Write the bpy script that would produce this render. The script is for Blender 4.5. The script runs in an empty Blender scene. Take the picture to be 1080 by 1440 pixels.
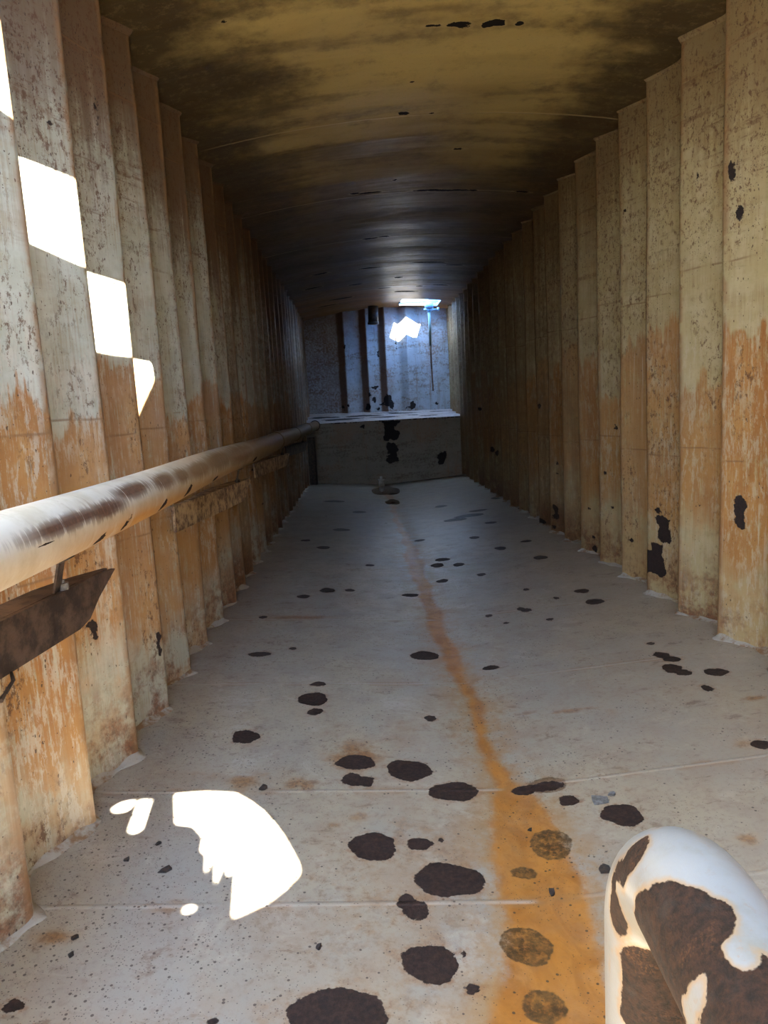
import bpy, bmesh, math, random
import numpy as np
from mathutils import Vector, Matrix, noise as mnoise
from mathutils.geometry import tessellate_polygon

SC = bpy.context.scene
COL = SC.collection
rng = random.Random(7)
NR = np.random.RandomState(5)

# ------------------------------------------------------------------ camera
F = 1020.0                                   # focal length in pixels of a 1080x1440 frame
d = Vector(((503 - 540) / F, -(575 - 720) / F, -1)).normalized()      # tunnel axis seen by the camera
rl = math.radians(3.1)
r = Vector((math.cos(rl), math.sin(rl), 0)); r = (r - r.dot(d) * d).normalized()
u = r.cross(d)
cam = bpy.data.cameras.new('camera')
cam.sensor_fit = 'VERTICAL'; cam.sensor_height = 36.0; cam.lens = F / 1440 * 36.0
cam.clip_start = 0.02
co = bpy.data.objects.new('camera', cam); COL.objects.link(co)
co.matrix_world = Matrix((r, d, u)).to_4x4()
SC.camera = co

# ------------------------------------------------------------------ light
SUN_DIR = Vector((-0.36, 0.90, -1.0))        # direction the sunlight travels
w = bpy.data.worlds.new('world'); SC.world = w; w.use_nodes = True
bg = w.node_tree.nodes['Background']
bg.inputs['Color'].default_value = (0.48, 0.67, 1.0, 1); bg.inputs['Strength'].default_value = 1.1
sl = bpy.data.lights.new('sun', 'SUN'); sl.energy = 5.0; sl.angle = math.radians(0.3); sl.color = (1.0, 0.94, 0.82)
so = bpy.data.objects.new('sun', sl); COL.objects.link(so)
so.rotation_euler = SUN_DIR.to_track_quat('-Z', 'Y').to_euler(); so.location = (2, -6, 8)

SC.view_settings.view_transform = 'Standard'; SC.view_settings.look = 'None'
SC.view_settings.exposure = 4.6; SC.view_settings.gamma = 1.0; SC.view_settings.use_curve_mapping = False
cy = SC.cycles
cy.use_denoising = True; cy.max_bounces = 10; cy.diffuse_bounces = 7; cy.adaptive_threshold = 0.02; cy.glossy_bounces = 4
cy.sample_clamp_indirect = 12.0; cy.caustics_reflective = False; cy.caustics_refractive = False

# ------------------------------------------------------------------ measured marks (metres)
BARE= [(-0.122, 1.354, 0.1, 0.076), (-0.056, 1.346, 0.044, 0.036), (0.092, 1.493, 0.065, 0.059), (0.052, 1.705, 0.027, 0.03), (0.074, 1.672, 0.032, 0.039), (0.173, 1.791, 0.091, 0.075), (-0.03, 1.945, 0.072, 0.066), (0.106, 1.954, 0.039, 0.031), (0.245, 2.246, 0.08, 0.063), (0.106, 2.392, 0.077, 0.076), (-0.081, 2.451, 0.074, 0.053), (-0.074, 2.32, 0.056, 0.033), (-0.093, 2.339, 0.029, 0.039), (-0.045, 2.305, 0.024, 0.024), (0.557, 2.24, 0.062, 0.03), (0.48, 2.236, 0.045, 0.03), (0.6, 2.141, 0.032, 0.032), (0.731, 2.028, 0.062, 0.059), (0.178, 1.417, 0.016, 0.016), (0.17, 1.522, 0.01, 0.013), (-0.505, 2.66, 0.052, 0.061), (-0.268, 3.025, 0.068, 0.071), (-0.251, 2.89, 0.033, 0.036), (-0.253, 3.198, 0.036, 0.03), (0.224, 2.823, 0.026, 0.028), (0.27, 3.587, 0.077, 0.065), (-0.577, 3.608, 0.058, 0.038), (0.57, 3.354, 0.041, 0.032), (1.357, 4.455, 0.048, 0.047), (1.355, 4.198, 0.06, 0.056), (0.285, 4.813, 0.058, 0.048), (1.36, 3.239, 0.035, 0.043), (1.382, 3.172, 0.04, 0.033), (1.337, 3.068, 0.042, 0.054), (1.363, 3.006, 0.035, 0.037), (1.488, 2.97, 0.048, 0.044), (1.378, 2.82, 0.023, 0.033), (1.327, 2.327, 0.032, 0.033), (1.356, 5.506, 0.053, 0.071), (1.144, 6.024, 0.049, 0.07), (0.941, 4.201, 0.035, 0.035), (1.023, 3.971, 0.022, 0.025), (0.627, 5.868, 0.061, 0.067), (0.565, 5.684, 0.054, 0.075), (0.728, 5.614, 0.047, 0.061), (0.544, 5.16, 0.044, 0.052), (1.016, 6.632, 0.048, 0.068), (1.401, 6.182, 0.054, 0.044), (0.84, 5.203, 0.034, 0.042), (1.045, 4.651, 0.021, 0.034), (1.169, 4.371, 0.02, 0.03), (0.916, 4.244, 0.024, 0.029), (0.709, 4.184, 0.024, 0.028), (0.78, 4.007, 0.019, 0.019), (1.375, 3.401, 0.021, 0.019), (-0.286, 4.942, 0.054, 0.06), (-0.436, 4.766, 0.043, 0.047), (-0.128, 4.944, 0.035, 0.04), (-0.414, 3.698, 0.022, 0.023), (-0.798, 1.393, 0.022, 0.019), (-0.371, 1.346, 0.012, 0.011), (-0.644, 4.277, 0.026, 0.03), (1.167, 7.917, 0.176, 0.096), (1.307, 8.19, 0.107, 0.077), (0.986, 7.753, 0.126, 0.092), (1.294, 7.308, 0.064, 0.062), (0.959, 8.881, 0.08, 0.09), (0.519, 6.829, 0.052, 0.054), (-0.244, 7.5, 0.089, 0.09), (-0.384, 6.512, 0.064, 0.068), (-0.056, 8.833, 0.087, 0.093), (-0.57, 6.867, 0.047, 0.057), (0.024, 5.763, 0.04, 0.041), (0.171, 1.97, 0.01, 0.012), (1.694, 9.006, 0.091, 0.093), (-0.393, 9.851, 0.145, 0.115), (1.77, 7.948, 0.053, 0.073)]
GHOST= [(0.488, 1.933, 0.061, 0.074), (0.379, 1.815, 0.037, 0.026), (0.326, 1.544, 0.063, 0.063), (0.323, 1.367, 0.048, 0.046), (0.56, 2.248, 0.067, 0.048)]
STAIN= [(-0.081, 2.505, 0.117, 0.121, 1.0), (-0.464, 2.315, 0.067, 0.062, 0.8), (-0.26, 2.299, 0.079, 0.056, 0.9), (0.08, 2.6, 0.162, 0.089, 0.4), (-0.069, 2.094, 0.044, 0.043, 0.7), (-0.031, 1.895, 0.09, 0.082, 0.6), (0.169, 1.753, 0.103, 0.086, 0.5), (0.089, 1.462, 0.088, 0.072, 0.6), (-0.123, 1.36, 0.134, 0.091, 0.6), (0.072, 1.646, 0.062, 0.064, 0.5), (-0.644, 2.375, 0.037, 0.03, 0.6), (0.105, 2.381, 0.112, 0.101, 0.4), (-0.805, 1.595, 0.059, 0.031, 0.9), (0.239, 2.171, 0.115, 0.106, 0.4), (0.128, 1.595, 0.104, 0.073, 0.4), (1.014, 1.839, 0.036, 0.03, 0.8), (1.275, 2.347, 0.055, 0.033, 0.9), (1.494, 2.678, 0.06, 0.024, 1.0), (-0.503, 2.647, 0.07, 0.085, 0.4), (-0.265, 2.971, 0.106, 0.152, 0.3), (-0.43, 4.278, 0.236, 0.045, 0.9), (0.279, 3.565, 0.109, 0.129, 0.3), (0.174, 2.756, 0.171, 0.132, 0.45), (0.458, 2.741, 0.083, 0.285, 0.5), (0.309, 3.046, 0.141, 0.241, 0.35), (0.786, 2.777, 0.161, 0.023, 0.8), (0.618, 2.808, 0.124, 0.023, 0.6), (0.948, 2.74, 0.026, 0.038, 0.6), (-0.166, 2.726, 0.084, 0.065, 0.4), (-0.574, 2.829, 0.101, 0.103, 0.25), (0.448, 2.079, 0.107, 0.113, 0.5), (0.214, 1.399, 0.062, 0.087, 0.5), (0.114, 3.215, 0.099, 0.177, 0.25), (0.687, 3.992, 0.114, 0.256, 0.25), (0.335, 1.359, 0.12, 0.073, 0.6), (-0.117, 1.758, 0.028, 0.011, 0.6), (-0.145, 2.056, 0.032, 0.027, 0.6)]
STREAM= [(0.324, 10.923, 0.054), (0.404, 10.306, 0.03), (0.38, 9.18, 0.027), (0.368, 8.111, 0.024), (0.398, 7.305, 0.029), (0.407, 6.606, 0.038), (0.393, 5.91, 0.063), (0.393, 5.343, 0.047), (0.397, 4.666, 0.032), (0.392, 4.224, 0.038), (0.391, 3.843, 0.035), (0.405, 3.523, 0.032), (0.414, 3.231, 0.022), (0.419, 3.004, 0.018), (0.42, 2.806, 0.017), (0.415, 2.597, 0.016), (0.412, 2.429, 0.017), (0.415, 2.304, 0.021), (0.435, 2.173, 0.066), (0.436, 2.043, 0.087), (0.428, 1.901, 0.101), (0.417, 1.777, 0.109), (0.397, 1.64, 0.099), (0.373, 1.52, 0.101), (0.358, 1.416, 0.11), (0.34, 1.323, 0.123), (0.32, 1.225, 0.129)]
RW= [(4.124, -0.753, 0.048, 0.042), (4.108, -0.822, 0.044, 0.059), (4.164, -0.929, 0.04, 0.052), (4.148, -1.021, 0.056, 0.056), (4.184, -0.911, 0.026, 0.035), (4.164, -0.686, 0.022, 0.019), (3.256, -0.533, 0.034, 0.046), (3.256, -0.609, 0.028, 0.037), (3.676, -0.596, 0.016, 0.013), (3.656, -0.549, 0.012, 0.009), (5.068, -0.542, 0.018, 0.015), (5.0, -0.533, 0.018, 0.012), (4.976, -0.221, 0.02, 0.017), (4.996, -0.778, 0.018, 0.015), (4.596, -0.943, 0.022, 0.014), (6.372, -0.976, 0.038, 0.032), (6.368, -1.047, 0.046, 0.033), (6.396, -1.147, 0.037, 0.016), (5.412, -1.161, 0.032, 0.025), (6.844, -1.165, 0.06, 0.028), (9.04, -0.64, 0.036, 0.036), (6.336, -0.572, 0.018, 0.016), (6.348, -0.655, 0.018, 0.013), (9.464, -0.619, 0.038, 0.042), (6.856, -0.065, 0.026, 0.023), (3.308, -0.921, 0.01, 0.007), (4.076, -0.556, 0.01, 0.008), (4.236, -1.007, 0.12, 0.079), (5.424, -1.068, 0.022, 0.014), (5.472, -0.853, 0.018, 0.011), (10.316, -0.093, 0.055, 0.025), (3.696, 1.037, 0.01, 0.023), (3.324, 0.951, 0.02, 0.045), (3.288, 0.761, 0.02, 0.03), (4.644, 1.12, 0.01, 0.013)]
LW= [(2.368, -0.66, 0.02, 0.019), (2.372, -0.699, 0.012, 0.026), (2.896, -0.875, 0.016, 0.029), (2.892, -0.925, 0.014, 0.032), (2.024, 0.053, 0.01, 0.005), (2.04, 0.21, 0.01, 0.004), (2.852, 1.137, 0.01, 0.04), (2.852, 1.064, 0.01, 0.026), (2.42, 0.927, 0.01, 0.009), (5.868, -0.436, 0.014, 0.017), (6.3, -0.77, 0.023, 0.009), (5.008, -0.887, 0.012, 0.015), (3.304, 0.63, 0.01, 0.006), (2.868, 0.514, 0.01, 0.006)]
CC= [(0.453, 3.729, 0.024, 0.013), (0.586, 3.732, 0.048, 0.023), (0.625, 3.762, 0.017, 0.013), (0.726, 3.75, 0.028, 0.026), (0.767, 3.732, 0.041, 0.033), (0.885, 3.743, 0.021, 0.02), (-0.472, 3.435, 0.015, 0.008), (0.384, 4.74, 0.031, 0.022), (0.561, 4.761, 0.022, 0.014), (0.407, 4.287, 0.012, 0.009), (0.086, 6.292, 0.041, 0.015), (0.204, 6.321, 0.089, 0.018), (0.682, 6.367, 0.109, 0.02), (0.894, 6.389, 0.151, 0.02), (1.074, 6.39, 0.036, 0.02), (1.491, 6.374, 0.057, 0.019), (0.822, 5.437, 0.031, 0.014), (0.396, 6.024, 0.017, 0.018), (0.231, 7.953, 0.076, 0.024), (0.38, 7.921, 0.053, 0.024), (0.968, 9.398, 0.179, 0.027), (1.344, 9.544, 0.106, 0.027), (0.258, 9.555, 0.137, 0.028), (-0.157, 11.822, 0.165, 0.044), (-0.403, 12.301, 0.145, 0.039), (0.073, 10.701, 0.102, 0.036), (0.852, 11.72, 0.169, 0.042), (0.669, 10.44, 0.05, 0.056), (1.031, 11.202, 0.053, 0.048), (0.501, 11.277, 0.109, 0.04), (1.333, 11.039, 0.102, 0.036), (1.293, 12.854, 0.072, 0.049), (-0.374, 9.479, 0.103, 0.028), (-0.52, 10.382, 0.11, 0.033)]
BW= [(0.554, 0.125, 0.066, 0.118), (0.459, 0.066, 0.053, 0.033), (0.308, 0.151, 0.046, 0.053), (0.197, 0.028, 0.053, 0.066), (0.377, -0.02, 0.039, 0.026), (0.628, 0.044, 0.039, 0.092), (0.235, 0.245, 0.026, 0.039), (1.005, 0.011, 0.059, 0.072), (0.911, -0.023, 0.033, 0.033), (1.45, 0.026, 0.026, 0.033), (-0.165, 0.06, 0.026, 0.026), (-0.166, 1.116, 0.02, 0.033), (0.431, 0.973, 0.02, 0.079), (-0.258, 0.04, 0.026, 0.053), (0.764, 1.17, 0.02, 0.105), (0.346, 0.367, 0.079, 0.026)]
FW= [(0.544, -0.265, 0.144, 0.072), (0.534, -0.442, 0.12, 0.132), (0.545, -0.704, 0.096, 0.132), (0.525, -0.859, 0.12, 0.072), (1.378, -0.871, 0.072, 0.084), (1.349, -0.965, 0.048, 0.048), (0.066, -0.298, 0.06, 0.024)]
CH= [(-0.598, 1.844, 0.019, 0.015), (-0.716, 1.89, 0.008, 0.008), (0.595, 1.788, 0.015, 0.019), (0.692, 2.118, 0.027, 0.029), (0.435, 1.727, 0.007, 0.015), (-0.165, 1.545, 0.006, 0.008), (0.444, 2.011, 0.007, 0.007), (0.738, 2.141, 0.011, 0.01), (-0.387, 2.272, 0.012, 0.016), (-0.65, 1.966, 0.008, 0.009), (-0.744, 1.589, 0.008, 0.007), (-0.731, 1.532, 0.006, 0.006)]
BENDP= ((0.2192, 0.526, -0.3558), (-0.018, -0.9983, -0.0546))
BEND_MARKS= [(0.1793, 0.421, -0.3409, 0.0317, 0.0241), (0.1744, 0.4443, -0.3639, 0.0212, 0.0285), (0.1858, 0.4096, -0.3326, 0.0282, 0.0207), (0.1963, 0.4031, -0.3245, 0.019, 0.014), (0.174, 0.4138, -0.3601, 0.036, 0.0365), (0.2019, 0.4867, -0.4594, 0.0409, 0.0443), (0.1851, 0.3842, -0.3339, 0.0219, 0.0315), (0.1753, 0.3859, -0.3512, 0.0278, 0.0233), (0.192, 0.345, -0.3298, 0.0218, 0.0337), (0.1901, 0.3604, -0.3302, 0.0138, 0.0188), (0.204, 0.3563, -0.3234, 0.0158, 0.0144), (0.1792, 0.3506, -0.3426, 0.0158, 0.0165), (0.1851, 0.4915, -0.3377, 0.0139, 0.0158), (0.1801, 0.4925, -0.3467, 0.0114, 0.0173), (0.1921, 0.4958, -0.3324, 0.0089, 0.0093), (0.1763, 0.51, -0.3701, 0.0059, 0.0249), (0.1771, 0.5064, -0.3978, 0.0121, 0.0212), (0.2124, 0.5122, -0.3308, 0.0039, 0.0027), (0.2355, 0.494, -0.3259, 0.0051, 0.0034), (0.1753, 0.372, -0.3505, 0.0098, -0.0171), (0.1731, 0.3734, -0.3634, 0.0111, -0.0116), (0.1795, 0.3748, -0.3419, 0.0043, -0.0091), (0.1775, 0.5154, -0.4578, 0.0101, -0.0331), (0.1769, 0.5179, -0.492, 0.0097, -0.0311), (0.1749, 0.4718, -0.3585, 0.01, -0.0091), (0.2026, 0.3726, -0.3235, 0.0118, -0.0056)]


# ------------------------------------------------------------------ node helper
class N:
    def __init__(s, name):
        s.m = bpy.data.materials.new(name); s.m.use_nodes = True
        s.t = s.m.node_tree; s.t.nodes.clear()
        s.out = s.t.nodes.new('ShaderNodeOutputMaterial')
        s.b = s.t.nodes.new('ShaderNodeBsdfPrincipled'); s.t.links.new(s.b.outputs[0], s.out.inputs[0])
        g = s.t.nodes.new('ShaderNodeNewGeometry'); s.P = g.outputs['Position']; s.Nrm = g.outputs['Normal']
        tc = s.t.nodes.new('ShaderNodeTexCoord'); s.O = tc.outputs['Object']
    def put(s, sock, v):
        if isinstance(v, (int, float)):
            sock.default_value = v
        elif isinstance(v, (tuple, list)):
            sock.default_value = tuple(v) + ((1,) if len(v) == 3 and len(sock.default_value) == 4 else ())
        else:
            s.t.links.new(v, sock)
    def ma(s, op, a, b=0.0, c=None, clamp=False):
        n = s.t.nodes.new('ShaderNodeMath'); n.operation = op; n.use_clamp = clamp
        s.put(n.inputs[0], a); s.put(n.inputs[1], b)
        if c is not None: s.put(n.inputs[2], c)
        return n.outputs[0]
    def add(s, a, b): return s.ma('ADD', a, b)
    def sub(s, a, b): return s.ma('SUBTRACT', a, b)
    def mul(s, a, b): return s.ma('MULTIPLY', a, b)
    def mx(s, a, b): return s.ma('MAXIMUM', a, b)
    def sep(s, v):
        n = s.t.nodes.new('ShaderNodeSeparateXYZ'); s.put(n.inputs[0], v); return n.outputs
    def vec(s, x, y, z):
        n = s.t.nodes.new('ShaderNodeCombineXYZ')
        for i, q in enumerate((x, y, z)): s.put(n.inputs[i], q)
        return n.outputs[0]
    def scale(s, v, k):
        n = s.t.nodes.new('ShaderNodeVectorMath'); n.operation = 'MULTIPLY'; s.put(n.inputs[0], v)
        n.inputs[1].default_value = k; return n.outputs[0]
    def noise(s, v, sc=1.0, det=3.0, rough=0.55, dist=0.0):
        n = s.t.nodes.new('ShaderNodeTexNoise'); s.put(n.inputs['Vector'], v)
        n.inputs['Scale'].default_value = sc; n.inputs['Detail'].default_value = det
        n.inputs['Roughness'].default_value = rough; n.inputs['Distortion'].default_value = dist
        return n.outputs['Fac']
    def white(s, v):
        n = s.t.nodes.new('ShaderNodeTexWhiteNoise'); n.noise_dimensions = '1D'; s.put(n.inputs['W'], v); return n.outputs['Value']
    def vor(s, v, sc, rnd=1.0):
        n = s.t.nodes.new('ShaderNodeTexVoronoi'); s.put(n.inputs['Vector'], v); n.inputs['Scale'].default_value = sc
        n.inputs['Randomness'].default_value = rnd
        return n.outputs['Distance'], n.outputs['Color']
    def st(s, v, a, b):                       # smoothstep a -> b gives 0 -> 1 (a may exceed b)
        n = s.t.nodes.new('ShaderNodeMapRange'); n.interpolation_type = 'SMOOTHSTEP'
        s.put(n.inputs['Value'], v)
        if a < b:
            n.inputs['From Min'].default_value = a; n.inputs['From Max'].default_value = b
        else:
            n.inputs['From Min'].default_value = b; n.inputs['From Max'].default_value = a
            n.inputs['To Min'].default_value = 1; n.inputs['To Max'].default_value = 0
        return n.outputs['Result']
    def mix(s, f, a, b, mode='MIX'):
        n = s.t.nodes.new('ShaderNodeMix'); n.data_type = 'RGBA'; n.blend_type = mode
        s.put(n.inputs[0], f); s.put(n.inputs[6], a); s.put(n.inputs[7], b); return n.outputs[2]
    def attr(s, name):
        n = s.t.nodes.new('ShaderNodeAttribute'); n.attribute_name = name; return n.outputs['Fac']
    def bump(s, h, strength=0.3, dist=0.01, prev=None):
        n = s.t.nodes.new('ShaderNodeBump'); s.put(n.inputs['Height'], h)
        n.inputs['Strength'].default_value = strength; n.inputs['Distance'].default_value = dist
        if prev is not None: s.put(n.inputs['Normal'], prev)
        return n.outputs[0]
    def fin(s, color, rough, normal=None, metal=0.0, spec=0.5):
        s.put(s.b.inputs['Base Color'], color); s.put(s.b.inputs['Roughness'], rough); s.put(s.b.inputs['Metallic'], metal)
        s.b.inputs['Specular IOR Level'].default_value = spec
        if normal is not None: s.put(s.b.inputs['Normal'], normal)
        return s.m

def hexc(r_, g_, b_):                         # display colour 0-255 to linear
    f = lambda c: (c / 255 / 12.92) if c / 255 <= 0.04045 else ((c / 255 + 0.055) / 1.055) ** 2.4
    return (f(r_), f(g_), f(b_))

PALE = (0.60, 0.57, 0.50); ORANGE = (0.50, 0.235, 0.075); TAN = (0.50, 0.36, 0.19)
DARKRUST = (0.040, 0.022, 0.019); BROWN = (0.16, 0.085, 0.045)

def rust_color(n, v, sc=60):
    k = n.noise(v, sc, 6, 0.7)
    c = n.mix(n.st(k, .35, .7), (0.010, 0.006, 0.006), (0.045, 0.023, 0.017))
    return c, k

# ------------------------------------------------------------------ materials: floor
def mat_floor():
    n = N('painted_floor_plate'); P = n.P; x, y, z = n.sep(P)
    bare, ghost, stain, stream = (n.attr(a) for a in ('bare', 'ghost', 'stain', 'stream'))
    big = n.noise(P, 1.3, 4, .6); mid = n.noise(P, 7, 5, .65); fine = n.noise(P, 60, 5, .7); vf = n.noise(P, 240, 3, .6)
    c = n.mix(n.st(big, .35, .65), (0.315, 0.30, 0.265), (0.385, 0.34, 0.255))
    c = n.mix(n.mul(n.st(mid, .44, .68), .6), c, (0.30, 0.255, 0.215))
    c = n.mix(n.mul(n.st(n.noise(P, 4, 6, .7, .8), .54, .66), .6), c, (0.45, 0.415, 0.35))
    c = n.mix(n.mul(n.mul(n.st(n.noise(P, 28, 7, .8), .55, .62), n.st(n.noise(P, 2.6, 4), .46, .60)), .6), c, (0.17, 0.115, 0.075))
    c = n.mix(n.mul(n.st(fine, .48, .70), .55), c, (0.24, 0.195, 0.16))
    c = n.mix(n.mul(n.st(x, .5, 1.7), .45), c, (0.40, 0.32, 0.215))
    # scuffs and grime smears
    sm = n.mul(n.st(n.noise(n.scale(P, (5, 9, 5)), 1.6, 7, .75, .6), .565, .64), n.st(mid, .42, .6))
    c = n.mix(n.mul(sm, .7), c, (0.16, 0.115, 0.085))
    # soft stains of rust
    so_ = n.mul(stain, n.st(n.add(n.mul(n.noise(P, 12, 6, .7), .6), n.mul(stain, .22)), .38, .50))
    c = n.mix(n.mul(stain, n.mul(n.st(mid, .3, .6), .55)), c, (0.37, 0.235, 0.10))
    c = n.mix(n.mul(so_, .95), c, n.mix(n.st(fine, .4, .6), (0.30, 0.15, 0.05), (0.17, 0.082, 0.033)))
    # rust stream with its halo
    ed = n.add(stream, n.add(n.mul(n.sub(mid, .5), .06), n.mul(n.sub(fine, .5), .02)))
    halo = n.mul(n.st(ed, -.16, .0), n.st(n.add(n.mul(mid, .6), n.mul(fine, .4)), .36, .58))
    c = n.mix(n.mul(halo, .65), c, (0.36, 0.21, 0.08))
    core = n.st(ed, -.03, .012)
    cc = n.mix(n.st(n.noise(n.scale(P, (9, 5, 1)), 1.2, 4, .6, 1.5), .35, .7), (0.44, 0.19, 0.034), (0.32, 0.125, 0.022))
    cc = n.mix(n.mul(n.st(fine, .5, .75), .4), cc, (0.24, 0.11, 0.035))
    c = n.mix(n.mul(core, n.add(.70, n.mul(mid, .4))), c, cc)
    # translucent ghost spots
    gh = n.st(n.add(ghost, n.mul(n.sub(n.noise(P, 30, 3, .6), .5), .02)), -.002, .004)
    ring = n.mul(gh, n.st(ghost, .010, .002))
    gc = n.mix(n.st(n.noise(P, 24, 5, .7), .4, .6), (0.045, 0.028, 0.013), (0.13, 0.07, 0.024))
    c = n.mix(n.mul(gh, n.mul(n.st(fine, .2, .6), .95)), c, gc)
    c = n.mix(n.mul(ring, .5), c, (0.10, 0.06, 0.03))
    # seams
    sd = None
    for k in (0.75, 1.70, 2.255, 3.2, 4.22, 5.6, 7.0, 8.4, 9.9):
        q = n.ma('ABSOLUTE', n.sub(n.add(y, n.mul(n.sub(mid, .5), .012)), k)); sd = q if sd is None else n.ma('MINIMUM', sd, q)
    bead = n.mul(n.st(sd, .011, .002), n.st(n.noise(n.scale(P, (3, .2, 1)), 1, 2), .38, .5))
    c = n.mix(n.mul(n.st(sd, .035, .004), n.mul(n.st(mid, .45, .6), .5)), c, (0.30, 0.18, 0.09))
    c = n.mix(n.mul(bead, n.mul(n.st(mid, .35, .6), .5)), c, (0.52, 0.48, 0.42))
    # specks of dirt, thicker at the left near the wall
    dens = n.add(n.mul(n.st(x, .1, -.8), n.mul(n.st(y, 3.4, 1.2), .26)), n.mul(n.st(n.noise(P, 3.2, 3), .45, .65), .16))
    vd, vc = n.vor(P, 75); vr = n.sep(vc)[0]
    sp1 = n.mul(n.st(vd, .32, .22), n.ma('LESS_THAN', vr, n.add(dens, .015)))
    vd2, vc2 = n.vor(P, 190); sp2 = n.mul(n.st(vd2, .36, .25), n.ma('LESS_THAN', n.sep(vc2)[1], n.add(dens, .03)))
    c = n.mix(n.mul(n.mx(sp1, n.mul(sp2, .8)), .85), c, (0.055, 0.038, 0.03))
    # bare rusted spots
    e = n.add(bare, n.add(n.mul(n.sub(n.noise(P, 34, 4, .65), .5), .022), n.mul(n.sub(fine, .5), .012)))
    b = n.st(e, -.001, .002)
    rim = n.mul(n.st(e, -.016, -.002), n.st(fine, .4, .65))
    c = n.mix(n.mul(rim, .5), c, (0.27, 0.135, 0.06))
    rc, rk = rust_color(n, P, 70)
    c = n.mix(b, c, rc)
    wet = n.st(y, 4.2, 8.5)
    ro = n.add(n.sub(n.add(.42, n.mul(n.sub(mid, .5), .35)), n.mul(wet, .08)), n.mul(b, .25))
    h = n.add(n.add(n.mul(fine, .25), n.mul(vf, .08)), n.add(n.mul(bead, .8), n.add(n.mul(b, -.9), n.mul(n.mul(b, rk), .8))))
    nr = n.bump(h, .45, .006)
    nr = n.bump(n.noise(n.scale(P, (1.2, 2.4, 1)), 1.0, 3, .5), .10, .02, nr)
    return n.fin(c, ro, nr, 0, .5)

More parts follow.
